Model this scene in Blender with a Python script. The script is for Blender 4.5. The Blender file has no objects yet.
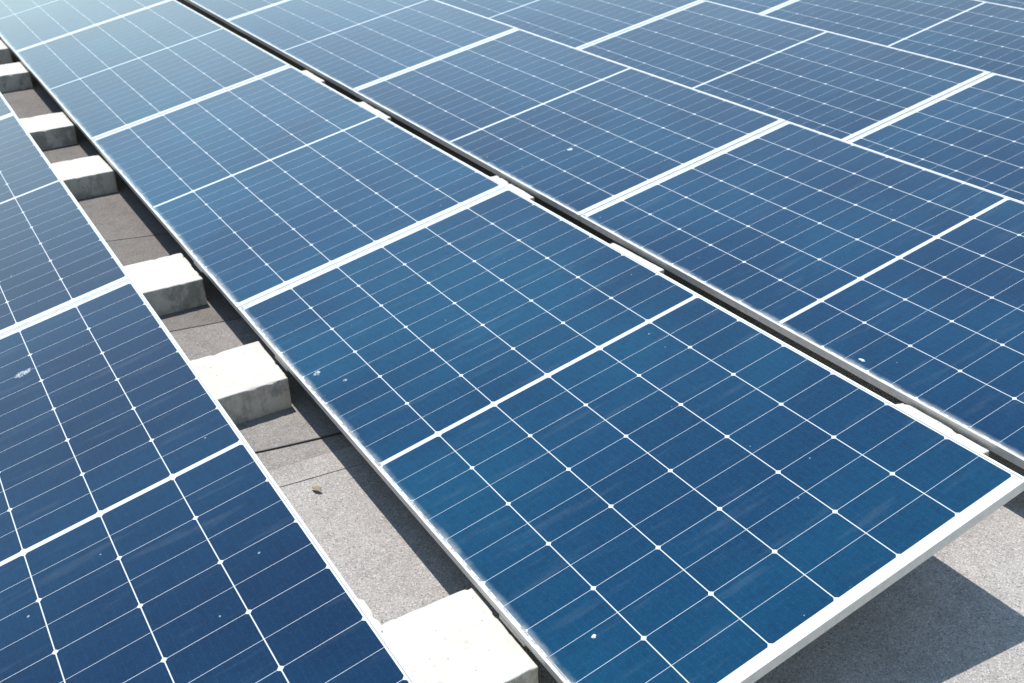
import bpy, bmesh, math, random
from mathutils import Vector, Matrix, noise

# ------------------------------------------------------------------ camera, sky, sun, exposure
scene = bpy.context.scene
col = scene.collection
CAM = (-0.822315, -1.039136, 1.558416)
YAW, PITCH, ROLL, FPX = 0.532275, -0.501090, -0.029697, 1076.32
f = Vector((math.sin(YAW) * math.cos(PITCH), math.cos(YAW) * math.cos(PITCH), math.sin(PITCH)))
r = f.cross(Vector((0, 0, 1))).normalized()
u = r.cross(f)
r2 = r * math.cos(ROLL) + u * math.sin(ROLL)
u2 = -r * math.sin(ROLL) + u * math.cos(ROLL)
cd = bpy.data.cameras.new('camera')
cam = bpy.data.objects.new('camera', cd)
col.objects.link(cam)
M = Matrix((r2, u2, -f)).transposed().to_4x4()
M.translation = CAM
cam.matrix_world = M
cd.sensor_width = 36.0
cd.lens = FPX / 1024 * 36.0
cd.clip_start, cd.clip_end = 0.05, 500
cd.dof.use_dof = True
cd.dof.focus_distance = 2.3
cd.dof.aperture_fstop = 9.0
scene.camera = cam

SUN_DIR = Vector((0.0, 0.345, 1.0)).normalized()       # towards the sun
elev = math.asin(SUN_DIR.z)
world = bpy.data.worlds.new('World')
scene.world = world
world.use_nodes = True
wn = world.node_tree
wn.nodes.clear()
sky = wn.nodes.new('ShaderNodeTexSky')
sky.sky_type = 'NISHITA'
sky.sun_disc = False
sky.sun_elevation = elev
sky.sun_rotation = math.atan2(SUN_DIR.x, SUN_DIR.y)
sky.air_density, sky.dust_density, sky.ozone_density = 2.0, 0.0, 1.0
bg = wn.nodes.new('ShaderNodeBackground')
bg.inputs['Strength'].default_value = 0.15
wo = wn.nodes.new('ShaderNodeOutputWorld')
wn.links.new(sky.outputs['Color'], bg.inputs['Color'])
wn.links.new(bg.outputs[0], wo.inputs['Surface'])
sd = bpy.data.lights.new('sun', 'SUN')
sd.energy, sd.angle, sd.color = 5.0, math.radians(0.5), (1.0, 0.955, 0.90)
sun = bpy.data.objects.new('sun', sd)
sun.rotation_euler = SUN_DIR.to_track_quat('Z', 'Y').to_euler()
sun.location = (0, 3, 6)
col.objects.link(sun)
scene.view_settings.view_transform = 'Standard'
scene.view_settings.look = 'None'
scene.view_settings.gamma = 1.0
scene.view_settings.exposure = 0.48
scene.view_settings.use_curve_mapping = False

random.seed(11)
GROUND = -0.14            # roof surface; z = 0 is the low edge of the middle row


# ------------------------------------------------------------------ node helpers
class NT:
    def __init__(self, name):
        self.m = bpy.data.materials.new(name)
        self.m.use_nodes = True
        self.t = self.m.node_tree
        self.t.nodes.clear()
        self.out = self.t.nodes.new('ShaderNodeOutputMaterial')
        self.b = self.t.nodes.new('ShaderNodeBsdfPrincipled')
        self.t.links.new(self.b.outputs[0], self.out.inputs['Surface'])

    def link(self, a, b):
        self.t.links.new(a, b)

    def put(self, sock, v):
        if hasattr(v, 'is_output') or isinstance(v, bpy.types.NodeSocket):
            self.link(v, sock)
        else:
            sock.default_value = v

    def math(self, op, a, b=0.0, c=0.0, clamp=False):
        n = self.t.nodes.new('ShaderNodeMath')
        n.operation = op
        n.use_clamp = clamp
        self.put(n.inputs[0], a)
        self.put(n.inputs[1], b)
        if op in ('MULTIPLY_ADD', 'COMPARE', 'SMOOTH_MIN', 'SMOOTH_MAX'):
            self.put(n.inputs[2], c)
        return n.outputs[0]

    def ramp(self, v, a, b, lo=0.0, hi=1.0, smooth=True):
        n = self.t.nodes.new('ShaderNodeMapRange')
        n.interpolation_type = 'SMOOTHSTEP' if smooth else 'LINEAR'
        self.put(n.inputs['Value'], v)
        n.inputs['From Min'].default_value, n.inputs['From Max'].default_value = a, b
        n.inputs['To Min'].default_value, n.inputs['To Max'].default_value = lo, hi
        return n.outputs[0]

    def mix(self, fac, a, b):
        n = self.t.nodes.new('ShaderNodeMix')
        n.data_type = 'RGBA'
        self.put(n.inputs[0], fac)
        for s, v in ((n.inputs[6], a), (n.inputs[7], b)):
            if isinstance(v, tuple) and len(v) == 3:
                v = v + (1.0,)
            self.put(s, v)
        return n.outputs[2]

    def coords(self, kind='Object'):
        n = self.t.nodes.new('ShaderNodeTexCoord')
        return n.outputs[kind]

    def pos(self):
        return self.t.nodes.new('ShaderNodeNewGeometry').outputs['Position']

    def noise(self, vec, scale, detail=4, rough=0.55, out='Fac', w=None):
        n = self.t.nodes.new('ShaderNodeTexNoise')
        if w is not None:
            n.noise_dimensions = '4D'
            self.put(n.inputs['W'], w)
        self.put(n.inputs['Vector'], vec)
        n.inputs['Scale'].default_value = scale
        n.inputs['Detail'].default_value = detail
        n.inputs['Roughness'].default_value = rough
        return n.outputs[out]

    def voronoi(self, vec, scale, out='Distance', rand=1.0):
        n = self.t.nodes.new('ShaderNodeTexVoronoi')
        self.put(n.inputs['Vector'], vec)
        n.inputs['Scale'].default_value = scale
        n.inputs['Randomness'].default_value = rand
        return n.outputs[out]

    def white(self, vec):
        n = self.t.nodes.new('ShaderNodeTexWhiteNoise')
        n.noise_dimensions = '3D'
        self.put(n.inputs['Vector'], vec)
        return n.outputs['Value']

    def sep(self, vec):
        n = self.t.nodes.new('ShaderNodeSeparateXYZ')
        self.link(vec, n.inputs[0])
        return n.outputs[0], n.outputs[1], n.outputs[2]

    def comb(self, x, y, z):
        n = self.t.nodes.new('ShaderNodeCombineXYZ')
        for i, v in enumerate((x, y, z)):
            self.put(n.inputs[i], v)
        return n.outputs[0]

    def vadd(self, a, b):
        n = self.t.nodes.new('ShaderNodeVectorMath')
        n.operation = 'ADD'
        self.put(n.inputs[0], a)
        self.put(n.inputs[1], b)
        return n.outputs[0]

    def vmul(self, a, b):
        n = self.t.nodes.new('ShaderNodeVectorMath')
        n.operation = 'MULTIPLY'
        self.put(n.inputs[0], a)
        self.put(n.inputs[1], b)
        return n.outputs[0]

    def rnd(self):
        return self.t.nodes.new('ShaderNodeObjectInfo').outputs['Random']

    def bump(self, h, strength, dist):
        n = self.t.nodes.new('ShaderNodeBump')
        n.inputs['Strength'].default_value = strength
        n.inputs['Distance'].default_value = dist
        self.link(h, n.inputs['Height'])
        self.link(n.outputs[0], self.b.inputs['Normal'])

    def set(self, **kw):
        names = dict(color='Base Color', rough='Roughness', metal='Metallic', coat='Coat Weight',
                     coatr='Coat Roughness', spec='Specular IOR Level', sheen='Sheen Weight', sheenr='Sheen Roughness',
                     ior='IOR', coatior='Coat IOR')
        for k, v in kw.items():
            if isinstance(v, tuple) and len(v) == 3:
                v = v + (1.0,)
            self.put(self.b.inputs[names[k]], v)


# ------------------------------------------------------------------ module dimensions
PW, PL = 1.045, 2.117            # width (low edge to high edge) and length along the row
CP = 0.1708                      # full cell pitch
HALF = 0.0068                    # from the module's centre line to the first cell
LIP = 0.0062                     # frame lip over the glass
FH = 0.027                       # frame height


def mat_glass():
    n = NT('cell_glass')
    oc = n.coords('Object')
    x, y, z = n.sep(oc)
    # rows of cells across the width
    a = n.math('ADD', x, -PW / 2 + 3 * CP)            # 0 .. 6 CP
    ai = n.math('FLOOR', n.math('DIVIDE', a, CP))
    af = n.math('MULTIPLY', n.math('FRACT', n.math('DIVIDE', a, CP)), CP)
    da = n.math('MINIMUM', af, n.math('SUBTRACT', CP, af))        # distance to the nearest column line
    # cells along the length, mirrored about the middle
    yc = n.math('ADD', y, -PL / 2)
    b = n.math('SUBTRACT', n.math('ABSOLUTE', yc), HALF)           # 0 .. 6 CP
    bi = n.math('FLOOR', n.math('DIVIDE', b, CP))
    bf = n.math('MULTIPLY', n.math('FRACT', n.math('DIVIDE', b, CP)), CP)
    db = n.math('MINIMUM', bf, n.math('SUBTRACT', CP, bf))         # to the nearest full-cell boundary
    dh = n.math('ABSOLUTE', n.math('SUBTRACT', bf, CP / 2))        # to the cut across the cell's middle
    g1, g2, g3, ch = 0.00115, 0.00048, 0.00042, 0.0074
    inside = n.math('MULTIPLY', n.math('GREATER_THAN', da, g1), n.math('GREATER_THAN', db, g2))
    inside = n.math('MULTIPLY', inside, n.math('GREATER_THAN', dh, g3))
    inside = n.math('MULTIPLY', inside, n.math('GREATER_THAN', n.math('ADD', da, db), ch))
    for cond in (n.math('GREATER_THAN', a, g1), n.math('LESS_THAN', a, 6 * CP - g1),
                 n.math('GREATER_THAN', b, 0.0), n.math('LESS_THAN', b, 6 * CP - g2)):
        inside = n.math('MULTIPLY', inside, cond)
    # each half cell slightly different in tone
    rnd = n.rnd()
    cid = n.comb(n.math('MULTIPLY_ADD', rnd, 37.0, ai), n.math('MULTIPLY', bi, n.math('SIGN', yc)),
                 n.math('SIGN', n.math('SUBTRACT', bf, CP / 2)))
    cw = n.white(cid)
    pv = n.vadd(oc, n.comb(n.math('MULTIPLY', rnd, 41.0), n.math('MULTIPLY', rnd, 17.0), 0.0))
    big = n.noise(pv, 1.6, 3, 0.5)
    cell = n.mix(n.ramp(cw, 0, 1, 0.0, 1.0, False), (0.0002, 0.0148, 0.043), (0.0002, 0.0190, 0.052))
    cell = n.mix(n.ramp(big, 0.35, 0.7), cell, (0.0002, 0.0295, 0.066))
    grain = n.noise(pv, 210.0, 3, 0.7)
    mott = n.noise(pv, 38.0, 4, 0.6)
    cell = n.mix(n.ramp(grain, 0.40, 0.68, 0.0, 0.28), cell, (0.004, 0.045, 0.095))
    cell = n.mix(n.ramp(mott, 0.45, 0.75, 0.0, 0.35), cell, (0.0003, 0.010, 0.030))
    # fine wires along the module, very thin silver lines
    wf = n.math('FRACT', n.math('DIVIDE', af, CP / 9.0))
    wire = n.math('LESS_THAN', n.math('ABSOLUTE', n.math('SUBTRACT', wf, 0.5)), 0.012)
    cell = n.mix(n.math('MULTIPLY', wire, 0.2), cell, (0.05, 0.08, 0.12))
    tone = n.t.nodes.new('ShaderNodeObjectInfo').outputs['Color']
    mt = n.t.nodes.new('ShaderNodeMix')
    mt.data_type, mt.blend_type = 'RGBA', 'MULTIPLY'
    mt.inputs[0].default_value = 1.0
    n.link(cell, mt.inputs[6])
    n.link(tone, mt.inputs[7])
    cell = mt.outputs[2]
    base = n.mix(inside, (0.43, 0.455, 0.465), cell)
    # the sealant line between the glass and the frame lip
    bx = n.math('MINIMUM', n.math('SUBTRACT', x, LIP), n.math('SUBTRACT', PW - LIP, x))
    by = n.math('MINIMUM', n.math('SUBTRACT', y, LIP), n.math('SUBTRACT', PL - LIP, y))
    seal = n.math('LESS_THAN', n.math('MINIMUM', bx, by), 0.0011)
    base = n.mix(seal, base, (0.16, 0.165, 0.17))
    # dust: a thin film with streaks, heavier along the low edge where the rain dries
    streak = n.noise(n.vmul(pv, (2.2, 16.0, 1.0)), 1.5, 5, 0.6)
    fine = n.noise(pv, 160.0, 2, 0.7)
    film = n.math('ADD', n.ramp(streak, 0.54, 0.72, 0.0, 0.026), n.ramp(fine, 0.55, 0.8, 0.0, 0.016))
    wob = n.noise(n.vmul(pv, (9.0, 9.0, 1.0)), 1.0, 5, 0.65)
    edge = n.math('ADD', n.math('SUBTRACT', x, LIP), n.ramp(wob, 0.3, 0.7, 0.005, -0.005, False))
    low = n.math('MULTIPLY', n.ramp(edge, 0.005, 0.021, 1.0, 0.0), n.ramp(wob, 0.25, 0.65, 0.10, 0.34))
    grime = n.math('MULTIPLY', n.ramp(edge, 0.007, 0.010, 1.0, 0.0), n.ramp(n.noise(pv, 30.0, 4, 0.7), 0.42, 0.56))
    # small dried specks
    vd = n.voronoi(pv, 19.0)
    vk = n.voronoi(pv, 19.0, 'Color')
    pick = n.math('GREATER_THAN', n.sep(vk)[0], 0.5)
    sz = n.math('MULTIPLY_ADD', n.sep(vk)[1], 0.04, 0.014)
    dd = n.math('ADD', vd, n.ramp(n.noise(pv, 120.0, 3), 0.3, 0.7, -0.02, 0.02, False))
    speck = n.math('MULTIPLY', n.math('LESS_THAN', dd, sz), n.math('MULTIPLY', pick, n.ramp(n.sep(vk)[2], 0.55, 1.0, 0.05, 0.4)))
    dust = n.math('ADD', n.math('ADD', film, n.math('MULTIPLY', low, 0.75)), speck, clamp=True)
    base = n.mix(dust, base, (0.42, 0.47, 0.48))
    base = n.mix(n.math('MULTIPLY', grime, 0.8), base, (0.17, 0.165, 0.15))
    n.set(color=base, rough=0.6, spec=0.0, coat=1.0, coatior=1.36)
    n.set(coatr=0.03)
    n.set(sheen=1.0, sheenr=0.28)
    n.b.inputs['Sheen Tint'].default_value = (0.92, 0.96, 1.0, 1.0)
    return n.m


def mat_frame():
    n = NT('anodised_aluminium')
    oc = n.coords('Object')
    k = n.noise(n.vmul(oc, (40, 40, 40)), 1.0, 4)
    n.set(color=n.mix(n.ramp(k, 0.35, 0.7), (0.56, 0.565, 0.555), (0.48, 0.49, 0.485)), metal=0.35, rough=0.42)
    return n.m


def mat_backsheet():
    n = NT('backsheet')
    oc = n.coords('Object')
    n.set(color=n.mix(n.noise(oc, 12.0), (0.62, 0.64, 0.65), (0.7, 0.71, 0.72)), rough=0.5)
    return n.m


def mat_concrete():
    n = NT('cast_concrete')
    oc = n.coords('Object')
    rnd = n.rnd()
    pv = n.vadd(oc, n.comb(n.math('MULTIPLY', rnd, 31.0), n.math('MULTIPLY', rnd, 13.0), rnd))
    a = n.noise(pv, 9.0, 6, 0.65)
    b = n.noise(pv, 70.0, 5, 0.65)
    c = n.mix(n.ramp(a, 0.3, 0.7), (0.385, 0.367, 0.328), (0.445, 0.426, 0.387))
    c = n.mix(n.ramp(b, 0.55, 0.8, 0.0, 0.5), c, (0.24, 0.225, 0.195))
    # the cast faces are weathered: rain streaks and dark damp stains running down
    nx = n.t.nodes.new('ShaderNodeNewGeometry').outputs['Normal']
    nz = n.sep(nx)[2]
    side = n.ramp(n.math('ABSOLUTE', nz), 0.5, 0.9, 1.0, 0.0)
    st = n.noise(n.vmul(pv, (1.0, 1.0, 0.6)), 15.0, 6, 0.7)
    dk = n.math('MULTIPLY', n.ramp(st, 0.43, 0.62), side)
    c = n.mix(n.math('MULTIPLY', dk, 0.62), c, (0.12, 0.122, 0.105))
    c = n.mix(n.math('MULTIPLY', side, 0.0), c, (0.22, 0.22, 0.195))
    # air holes
    vd = n.voronoi(pv, 62.0)
    pick = n.math('GREATER_THAN', n.sep(n.voronoi(pv, 62.0, 'Color'))[0], 0.82)
    hole = n.math('MULTIPLY', n.math('LESS_THAN', vd, 0.16), pick)
    c = n.mix(n.math('MULTIPLY', hole, 0.7), c, (0.22, 0.2, 0.18))
    n.set(color=c, rough=0.9, spec=0.25)
    h = n.math('ADD', n.math('MULTIPLY', b, 0.6), n.math('MULTIPLY', hole, -0.8))
    n.bump(h, 0.5, 0.004)
    return n.m


def mat_felt(name, c1, c2, seed):
    n = NT(name)
    p = n.vadd(n.pos(), (seed * 3.7, seed * 1.9, 0.0))
    big = n.noise(p, 2.3, 5, 0.6)
    mid = n.noise(p, 17.0, 5, 0.65)
    g1 = n.noise(p, 260.0, 3, 0.75)
    g2 = n.noise(p, 620.0, 2, 0.7)
    gc = n.voronoi(p, 330.0, 'Color')
    gr = n.sep(gc)[0]
    c = n.mix(n.ramp(big, 0.3, 0.7), c1, c2)
    c = n.mix(n.ramp(mid, 0.42, 0.70, 0.0, 0.50), c, tuple(v * 0.72 for v in c1))
    c = n.mix(n.ramp(g1, 0.40, 0.66, 0.0, 0.55), c, tuple(v * 0.50 for v in c1))
    c = n.mix(n.ramp(gr, 0.72, 1.0, 0.0, 0.45, False), c, tuple(min(0.8, v * 1.75) for v in c2))
    c = n.mix(n.ramp(n.sep(gc)[1], 0.90, 0.95, 0.0, 0.55), c, (0.05, 0.048, 0.045))
    n.set(color=c, rough=0.92, spec=0.2)
    n.bump(n.math('ADD', n.math('MULTIPLY', g1, 0.7), n.math('MULTIPLY', g2, 0.5)), 0.55, 0.003)
    return n.m


M_GLASS, M_FRAME, M_BACK, M_CONC = mat_glass(), mat_frame(), mat_backsheet(), mat_concrete()
M_FELT_LIGHT = mat_felt('pale_granule_felt', (0.262, 0.245, 0.228), (0.315, 0.296, 0.278), 1)
M_FELT_DARK = mat_felt('weathered_granule_felt', (0.120, 0.108, 0.099), (0.155, 0.141, 0.130), 5)
M_FELT_MID = mat_felt('worn_granule_felt', (0.175, 0.161, 0.149), (0.225, 0.208, 0.193), 9)


def plain(name, c, rough=0.6, metal=0.0, var=0.25, scale=60):
    n = NT(name)
    k = n.noise(n.coords('Object'), scale, 4)
    n.set(color=n.mix(k, c, tuple(v * (1 - var) for v in c)), rough=rough, metal=metal)
    return n.m


M_CABLE = plain('black_sheath', (0.022, 0.022, 0.024), 0.45)
M_STEEL = plain('dull_galvanised', (0.62, 0.58, 0.52), 0.55, 0.2)
M_LEAF = plain('dry_leaf', (0.26, 0.185, 0.10), 0.8, 0, 0.5)


def mat_dropping(name, c, lo, hi):
    """Dried dropping, broken up so that the glass shows through where it has flaked away."""
    n = NT(name)
    oc = n.coords('Object')
    k = n.noise(oc, 170.0, 5, 0.7)
    n.set(color=n.mix(k, c, tuple(v * 0.6 for v in c)), rough=0.9)
    n.put(n.b.inputs['Alpha'], n.ramp(k, lo, hi))
    return n.m


M_DROP = mat_dropping('dried_dropping', (0.50, 0.54, 0.55), 0.30, 0.48)
M_SMEAR = mat_dropping('faded_dropping', (0.36, 0.41, 0.44), 0.36, 0.60)


# ------------------------------------------------------------------ mesh helpers
def link(name, bm, mats, parent=None, smooth=False):
    me = bpy.data.meshes.new(name)
    bmesh.ops.recalc_face_normals(bm, faces=bm.faces)
    bm.to_mesh(me)
    bm.free()
    for m in mats:
        me.materials.append(m)
    if smooth:
        for p in me.polygons:
            p.use_smooth = True
    o = bpy.data.objects.new(name, me)
    col.objects.link(o)
    if parent:
        o.parent = parent
    return o


def tag(o, label, cat, group=None):
    o['label'], o['category'] = label, cat
    if group:
        o['group'] = group
    return o


def empty(name, loc, rot=(0, 0, 0)):
    o = bpy.data.objects.new(name, None)
    o.empty_display_size = 0.1
    o.location, o.rotation_euler = loc, rot
    col.objects.link(o)
    return o


# ------------------------------------------------------------------ roof
bm = bmesh.new()
R = 220.0
z = GROUND - 0.004
vs = [bm.verts.new(p) for p in ((-R, -R, z), (R, -R, z), (R, R, z), (-R, R, z))]
bm.faces.new(vs)
roof = link('roof', bm, [M_FELT_MID])
roof['kind'] = 'structure'


def felt(y0, y1, zt, mat, seed, skew=0.08, x0=-9.0, x1=14.0):
    """One sheet of roofing felt laid across the rows; its near edge laps over the sheet before it, a little uneven."""
    bm = bmesh.new()
    n = 420
    rows = []
    for i in range(n + 1):
        x = x0 + (x1 - x0) * i / n
        w = 0.010 * noise.noise(Vector((x * 1.3, seed * 3.1, 0))) + 0.004 * noise.noise(Vector((x * 7, seed, 4))) - skew * max(-1.0, min(1.0, x + 0.1))
        lift = 0.0012 * max(0, noise.noise(Vector((x * 2.1, seed * 7.7, 2))))
        rows.append([bm.verts.new((x, y0 + w, zt - 0.002)), bm.verts.new((x, y0 + w, zt + lift)),
                     bm.verts.new((x, y0 + w + 0.05, zt)), bm.verts.new((x, y1, zt))])
    for a, b in zip(rows, rows[1:]):
        for j in range(3):
            bm.faces.new((a[j], b[j], b[j + 1], a[j + 1]))
    o = link('roofing_felt', bm, [mat])
    o['kind'] = 'structure'
    return o


felt(-7.0, 1.36, GROUND, M_FELT_LIGHT, 1)
felt(1.283, 1.45, GROUND + 0.0018, M_FELT_LIGHT, 2)
felt(1.372, 2.42, GROUND + 0.0022, M_FELT_MID, 3)
felt(2.325, 3.36, GROUND + 0.0045, M_FELT_DARK, 4, 0.2)
felt(3.24, 4.45, GROUND + 0.0062, M_FELT_DARK, 5, 0.28)
felt(4.38, 14.0, GROUND + 0.0079, M_FELT_DARK, 6)


# ------------------------------------------------------------------ solar panels
def frame_bm():
    """Hollow aluminium frame: outer wall, top lip, inner drop to the glass, bottom flange turned inwards."""
    bm = bmesh.new()
    c = 0.0010
    prof = [(c, 0.0), (0.0, -c), (0.0, -FH), (0.028, -FH), (0.028, -FH + 0.002), (0.002, -FH + 0.002),
            (0.002, -0.0065), (LIP + 0.003, -0.0065), (LIP + 0.003, -0.0035), (LIP, -0.0016), (LIP, -0.0006), (LIP - 0.0006, 0.0)]
    loops = []
    for d, zz in prof:
        loops.append([bm.verts.new(p) for p in ((d, d, zz), (PW - d, d, zz), (PW - d, PL - d, zz), (d, PL - d, zz))])
    for i in range(len(loops)):
        a, b = loops[i], loops[(i + 1) % len(loops)]
        for j in range(4):
            k = (j + 1) % 4
            bm.faces.new((a[j], a[k], b[k], b[j]))
    return bm


def glass_bm():
    bm = bmesh.new()
    d = LIP - 0.0004
    top, bot = -0.0014, -0.0060
    t = [bm.verts.new(p) for p in ((d, d, top), (PW - d, d, top), (PW - d, PL - d, top), (d, PL - d, top))]
    b = [bm.verts.new(p) for p in ((d, d, bot), (PW - d, d, bot), (PW - d, PL - d, bot), (d, PL - d, bot))]
    bm.faces.new(t)
    fb = bm.faces.new(b[::-1])
    fb.material_index = 1
    for j in range(4):
        k = (j + 1) % 4
        bm.faces.new((t[j], b[j], b[k], t[k])).material_index = 1
    return bm


def make_panel():
    root = empty('solar_panel', (0, 0, 0))
    link('frame', frame_bm(), [M_FRAME], root)
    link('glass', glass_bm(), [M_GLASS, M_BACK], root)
    return root


def copy_tree(o, parent=None):
    c = o.copy()
    col.objects.link(c)
    if parent:
        c.parent = parent
    for ch in o.children:
        copy_tree(ch, c)
    return c


PITCH_X, PITCH_Y = 1.33297, 2.1215
# per row: dx, dz, tilt, yaw, dy - hand-laid rows, each a little different
ROWS = {-1: (0.0110, -0.0300, 0.1959, -0.0021, 0.0374), 0: (0, 0, 0.1878, 0, 0),
        1: (0.0030, 0.0142, 0.1754, -0.0038, -0.0128), 2: (0.0090, -0.0085, 0.1776, -0.0202, 0.0376),
        3: (-0.0033, -0.0126, 0.1773, 0.0007, 0.0019), 4: (0.0, -0.01, 0.1773, 0.0, 0.01)}
NUDGE = {}
WHICH = {
    (-1, 0): 'dark blue solar panel at lower left with a grey dried smear on it',
    (-1, 1): 'solar panel cut by the left picture edge, next behind the panel with the grey smear',
    (-1, 2): 'sliver of a solar panel at the far left edge beside the small distant blocks',
    (0, 0): 'large blue solar panel at front centre, its free end overhanging a dark shadow',
    (0, 1): 'solar panel second from the free front end in the long central row',
    (0, 2): 'hazy solar panel third from the free front end in the long central row',
    (0, 3): 'pale hazy solar panel in the top left corner, end of the central row',
    (1, 0): 'solar panel cut by the right picture edge with a white dropping near its low edge',
    (1, 1): 'solar panel behind the narrow dark gap, second from the right in its row',
    (1, 2): 'solar panel behind the narrow dark gap, third from the right in its row',
    (1, 3): 'solar panel at the top edge, farthest and palest one directly behind the narrow dark gap',
    (2, 0): 'solar panel at right edge behind the panel with the white dropping',
    (2, 1): 'whole solar panel at upper right, second from the right in its thin-seamed row',
    (2, 2): 'solar panel at top centre, cut by the picture top',
    (3, 1): 'solar panel in the upper right corner, nearest of the second farthest row',
    (3, 2): 'solar panel tip at the top edge, farther one of the second farthest row',
    (4, 1): 'tiny solar panel sliver in the top right corner, the farthest row of all',
}
first = make_panel()
used = False
rr = random.Random(5)
for (row, k), label in WHICH.items():
    dx, dz, t, yaw, dy = ROWS[row]
    y0 = 1.047 + k * PITCH_Y - PL / 2
    nx, ny, nzz = NUDGE.get((row, k), (0, 0, 0))
    o = first if not used else copy_tree(first)
    used = True
    o.location = (row * PITCH_X + dx - yaw * (y0 - 2) + nx, y0 + dy + ny, dz + nzz)
    o.rotation_euler = (rr.uniform(-0.0006, 0.0006), -t, yaw + rr.uniform(-0.0006, 0.0006))
    for ch in o.children:                     # row tint paints in reflected blue that shifts with viewing angle; q is random
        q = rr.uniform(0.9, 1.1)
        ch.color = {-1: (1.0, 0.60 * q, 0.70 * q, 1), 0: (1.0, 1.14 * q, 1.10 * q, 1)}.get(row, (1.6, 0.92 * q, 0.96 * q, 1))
    tag(o, label, 'solar panel', 'solar panels laid in tilted rows on the roof')


# ------------------------------------------------------------------ concrete ballast blocks
def axis(n):
    """Cut positions along one edge: fine near both ends so that the arris can be rounded."""
    m = max(4, int(n / 0.0085))
    mid = [0.011 + (n - 0.022) * q / m for q in range(m + 1)]
    return [0.0, 0.0022, 0.0045, 0.0075] + mid + [n - 0.0075, n - 0.0045, n - 0.0022, n]


def block_bm(seed, lx=0.42, ly=0.275, hz=0.098, rad=0.0045):
    """A rough cast block lying flat: a fine grid box, arrises slightly rounded and chipped, faces uneven."""
    rnd = random.Random(seed)
    bm = bmesh.new()
    ax = (axis(lx), axis(ly), axis(hz))
    size = (lx, ly, hz)
    off = Vector((seed * 7.1, seed * 3.3, seed * 1.7))
    sk, tw = rnd.uniform(-0.010, 0.010), rnd.uniform(-0.006, 0.006)
    cache = {}

    def vert(ix):
        if ix not in cache:
            p = Vector(ax[d][ix[d]] for d in range(3))
            q = Vector(min(max(p[d], rad), size[d] - rad) for d in range(3))
            dv = p - q
            dist = sorted(min(p[d], size[d] - p[d]) for d in range(3))
            near = dist[1]                                  # distance to the closest arris
            if dv.length > 1e-6:
                p = q + dv.normalized() * min(rad, dv.length * 1.0)
            chip = max(0.0, noise.noise(p * 38 + off) - 0.2) * max(0.0, 1 - near / 0.012)
            inward = Vector((lx / 2, ly / 2, hz / 2)) - p
            inward = Vector((0 if abs(inward[d]) < size[d] / 2 - 0.014 else math.copysign(1, inward[d])) for d in range(3))
            if p.z > 0.03:
                p = p + inward * chip * 0.010
            p = p + noise.noise_vector(p * 9 + off) * 0.0022 + noise.noise_vector(p * 60 + off) * 0.0006
            p.y += sk * p.x / lx
            p.x += tw * p.y / ly - lx
            cache[ix] = bm.verts.new(p)
        return cache[ix]

    n = [len(a) - 1 for a in ax]
    for d in range(3):
        e, g = (d + 1) % 3, (d + 2) % 3
        for side in (0, n[d]):
            for i in range(n[e]):
                for j in range(n[g]):
                    quad = []
                    for a, b in ((i, j), (i + 1, j), (i + 1, j + 1), (i, j + 1)):
                        ix = [0, 0, 0]
                        ix[d], ix[e], ix[g] = side, a, b
                        quad.append(vert(tuple(ix)))
                    bm.faces.new(quad)
    return bm


def concrete_block(seed, x, y0, y1, lx, hz, up, label, group):
    """The block and, cast on its rear end, the upstand that carries the high edge of the panel in front."""
    root = empty('concrete_block', (x, y0, GROUND))
    link('slab', block_bm(seed, lx, y1 - y0, hz), [M_CONC], root, True)
    us = link('upstand', block_bm(seed + 50, 0.065, (y1 - y0) * 0.8, up), [M_CONC], root, True)
    us.location = (-lx + 0.07, (y1 - y0) * 0.1, hz - 0.004)
    return tag(root, label, 'concrete block', group)


BLOCKS = [  # x of the free end, near y, far y, label, category place
    (0.000, 0.296, 0.576, 'large pale concrete block at the bottom edge between the two nearest panel rows'),
    (-0.006, 1.640, 1.908, 'pale concrete block with a dark roof patch and black cable in front of it'),
    (-0.006, 2.476, 2.746, 'pale concrete block beside the joint of the left panels, its face streaked grey green'),
    (0.004, 3.826, 4.098, 'pale concrete block fourth from the front in the wide roof gap, dark blotched face'),
    (0.002, 4.645, 4.934, 'pale concrete block fifth from the front in the wide roof gap'),
    (0.008, 5.925, 6.222, 'small looking concrete block second from the top in the wide roof gap at left edge'),
    (0.010, 6.660, 6.958, 'topmost concrete block at the left edge, partly cut off by the picture'),
]
for i, (x, y0, y1, lab) in enumerate(BLOCKS):
    concrete_block(i + 1, x, y0, y1, 0.42, 0.105, 0.150, lab, 'concrete blocks in the wide roof gap')
BACK = [
    (1.324, 0.271, 0.550, 'long white block top beside the front right corner of the central panel'),
    (1.324, 1.554, 1.841, 'white block top in the narrow gap, second from the front'),
    (1.326, 2.385, 2.692, 'white block top in the narrow gap at the joint of two central panels'),
    (1.326, 3.711, 4.051, 'thin white block top in the narrow gap, fourth from the front'),
    (1.326, 4.554, 4.833, 'thin white block top in the narrow gap, fifth from the front'),
    (1.302, 5.762, 6.124, 'tiny white block top in the narrow gap, second from the far end'),
    (1.298, 6.584, 6.926, 'tiny white block top in the narrow gap, nearest the picture top'),
]
for i, (x, y0, y1, lab) in enumerate(BACK):
    concrete_block(i + 21, x, y0, y1, 0.41, 0.136, 0.150, lab, 'concrete blocks in the narrow gap')

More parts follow.
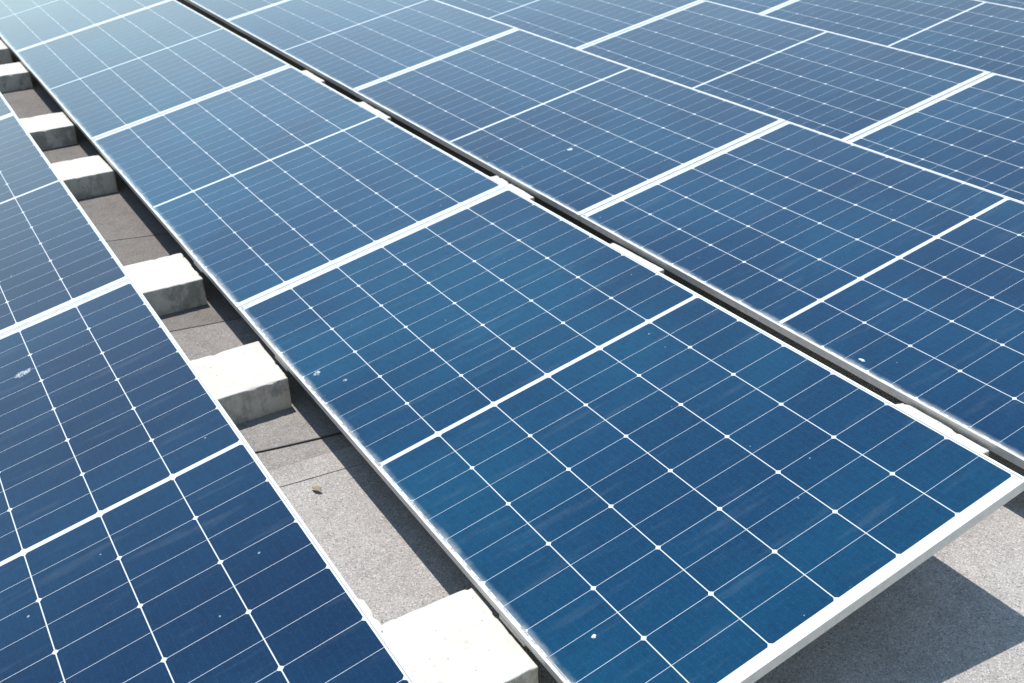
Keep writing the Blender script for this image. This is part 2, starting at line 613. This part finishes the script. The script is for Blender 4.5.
# a broken lump of concrete showing past the left row's high edge, on the nearest block's rear end
bm = bmesh.new()
bmesh.ops.create_icosphere(bm, subdivisions=4, radius=1.0)
for v in bm.verts:
    p = v.co.copy()
    s = 1 + 0.28 * noise.noise(p * 1.9 + Vector((3, 1, 7))) + 0.16 * noise.noise(p * 5.0)
    v.co = Vector((max(-0.6, min(0.75, p.x * s)) * 0.040, max(-0.8, min(0.8, p.y * s)) * 0.085, max(-0.7, min(0.55, p.z * s)) * 0.17))
o = link('concrete_lump', bm, [M_CONC])
o.location = (-0.285, 0.495, -0.02)
tag(o, 'rough broken white concrete lump at the left row edge behind the bottom concrete block', 'concrete lump')


# ------------------------------------------------------------------ small brackets between block and frame
def bracket_bm(w):
    bm = bmesh.new()
    th = 0.003
    pts = [(0, 0), (0.030, 0), (0.030, 0.003), (th, 0.003), (th, 0.0085), (0, 0.0085)]
    a = [bm.verts.new((x, 0, zz)) for x, zz in pts]
    b = [bm.verts.new((x, w, zz)) for x, zz in pts]
    bm.faces.new(a)
    bm.faces.new(b[::-1])
    for i in range(6):
        j = (i + 1) % 6
        bm.faces.new((a[i], b[i], b[j], a[j]))
    return bm


for y, w, lab in ((0.352, 0.098, 'small tan metal bracket under the frame at the large bottom block'),
                  (1.684, 0.098, 'small tan metal bracket under the frame at the block behind the black cable'),
                  (2.520, 0.094, 'small tan metal bracket under the frame at the grey green streaked block')):
    o = link('mounting_bracket', bracket_bm(w), [M_STEEL])
    o.location = (0.004, y, GROUND + 0.1055)
    tag(o, lab, 'bracket', 'brackets between blocks and the central row')


# ------------------------------------------------------------------ cable, leaf, droppings
def tube(points, rad, seg=10):
    bm = bmesh.new()
    rings = []
    for i, p in enumerate(points):
        a, b = points[max(0, i - 1)], points[min(len(points) - 1, i + 1)]
        t = (b - a).normalized()
        s = t.cross(Vector((0, 0, 1))).normalized()
        up = s.cross(t)
        rings.append([bm.verts.new(p + s * math.cos(q) * rad + up * math.sin(q) * rad)
                      for q in (2 * math.pi * j / seg for j in range(seg))])
    for a, b in zip(rings, rings[1:]):
        for j in range(seg):
            k = (j + 1) % seg
            bm.faces.new((a[j], a[k], b[k], b[j]))
    bm.faces.new(rings[0][::-1])
    bm.faces.new(rings[-1])
    return bm


pts = []
for i in range(61):
    q = i / 60
    x = -0.75 + 1.45 * q
    y = 1.440 - 0.235 * x + 0.006 * math.sin(x * 11 + 0.6) + 0.25 * max(0, -0.2 - x) ** 2
    zz = GROUND + 0.0028 + 0.0028 + 0.03 * max(0.0, x)
    pts.append(Vector((x, y, zz)))
o = link('cable', tube(pts, 0.0027), [M_CABLE], smooth=True)
tag(o, 'thin black cable crossing the bare roof between the two nearest panel rows', 'cable')

bm = bmesh.new()
n = 10
top, bot = [], []
for i in range(n + 1):
    q = i / n
    w = 0.0072 * math.sin(math.pi * min(1, max(0.02, q))) ** 0.7
    zc = 0.004 + 0.006 * math.sin(q * 2.6)
    top.append([bm.verts.new((q * 0.034, -w, zc + 0.002)), bm.verts.new((q * 0.034, 0, zc)), bm.verts.new((q * 0.034, w, zc + 0.003))])
    bot.append([bm.verts.new((q * 0.034, -w, zc + 0.0013)), bm.verts.new((q * 0.034, 0, zc - 0.0007)), bm.verts.new((q * 0.034, w, zc + 0.0023))])
for L in (top, bot):
    for a, b in zip(L, L[1:]):
        for j in range(2):
            bm.faces.new((a[j], b[j], b[j + 1], a[j + 1]))
for s in (0, 2):
    for i in range(n):
        bm.faces.new((top[i][s], top[i + 1][s], bot[i + 1][s], bot[i][s]))
for i in (0, n):
    for j in range(2):
        bm.faces.new((top[i][j], top[i][j + 1], bot[i][j + 1], bot[i][j]))
o = link('dry_leaf', bm, [M_LEAF], smooth=True)
o.location = (-0.112, 1.232, GROUND + 0.001)
o.rotation_euler = (0, 0, math.radians(-62))
tag(o, 'small curled brown dry leaf on the pale roof felt in the wide gap', 'leaf')


def on_panel(row, px, py, lift=0.0004):
    """Where a panel's glass lies under the given spot of the roof plan."""
    dx, dz, t, yaw, dy = ROWS[row]
    a = (px - (row * PITCH_X + dx - yaw * (py - 2))) / math.cos(t)
    return Vector((px, py, dz + a * math.sin(t) - 0.0014 * math.cos(t) + lift)), t


def splat(name, row, px, py, rx, ry, ang, seed, label, mat):
    """A dried splash with a ragged outline and a slightly raised middle."""
    bm = bmesh.new()
    m = 40
    c = bm.verts.new((0, 0, 0.0012))
    rings = []
    for fr, h in ((0.45, 0.0011), (0.8, 0.0008), (1.0, 0.0)):
        ring = []
        for i in range(m):
            q = 2 * math.pi * i / m
            k = 1 + 0.38 * noise.noise(Vector((math.cos(q) * 1.6, math.sin(q) * 1.6, seed))) + 0.28 * noise.noise(Vector((math.cos(q) * 5, math.sin(q) * 5, seed + 9)))
            ring.append(bm.verts.new((math.cos(q) * rx * fr * k, math.sin(q) * ry * fr * k, h)))
        rings.append(ring)
    for i in range(m):
        j = (i + 1) % m
        bm.faces.new((c, rings[0][i], rings[0][j]))
        for a, b in zip(rings, rings[1:]):
            bm.faces.new((a[i], b[i], b[j], a[j]))
    o = link(name, bm, [mat])
    p, t = on_panel(row, px, py)
    o.location = p
    o.rotation_euler = (Matrix.Rotation(-t, 3, 'Y') @ Matrix.Rotation(ang, 3, 'Z')).to_euler()
    return tag(o, label, 'dropping', None)


splat('bird_dropping', -1, -0.677, 1.857, 0.023, 0.013, math.radians(15), 2.0, 'large faded grey bird dropping smear on the dark lower left panel', M_SMEAR)
splat('bird_dropping', 1, 1.370, 0.731, 0.005, 0.010, math.radians(0), 5.0, 'small bright white bird dropping near the low edge of the right panel', M_DROP)
splat('bird_dropping', 0, 0.107, 0.254, 0.0060, 0.0042, math.radians(30), 8.0, 'tiny pale bird dropping near the bottom of the front central panel', M_DROP)
splat('bird_dropping', 0, 0.050, 1.550, 0.0120, 0.0100, math.radians(40), 11.0, 'faint round bird dropping on the front central panel near its left edge', M_SMEAR)
splat('bird_dropping', 0, 0.097, 1.455, 0.0065, 0.0055, math.radians(10), 14.0, 'faint small bird dropping just right of the round one on the front central panel', M_SMEAR)
splat('bird_dropping', 1, 1.648, 2.621, 0.0090, 0.0120, math.radians(70), 17.0, 'small grey white bird dropping in the middle of a panel behind the narrow gap', M_DROP)
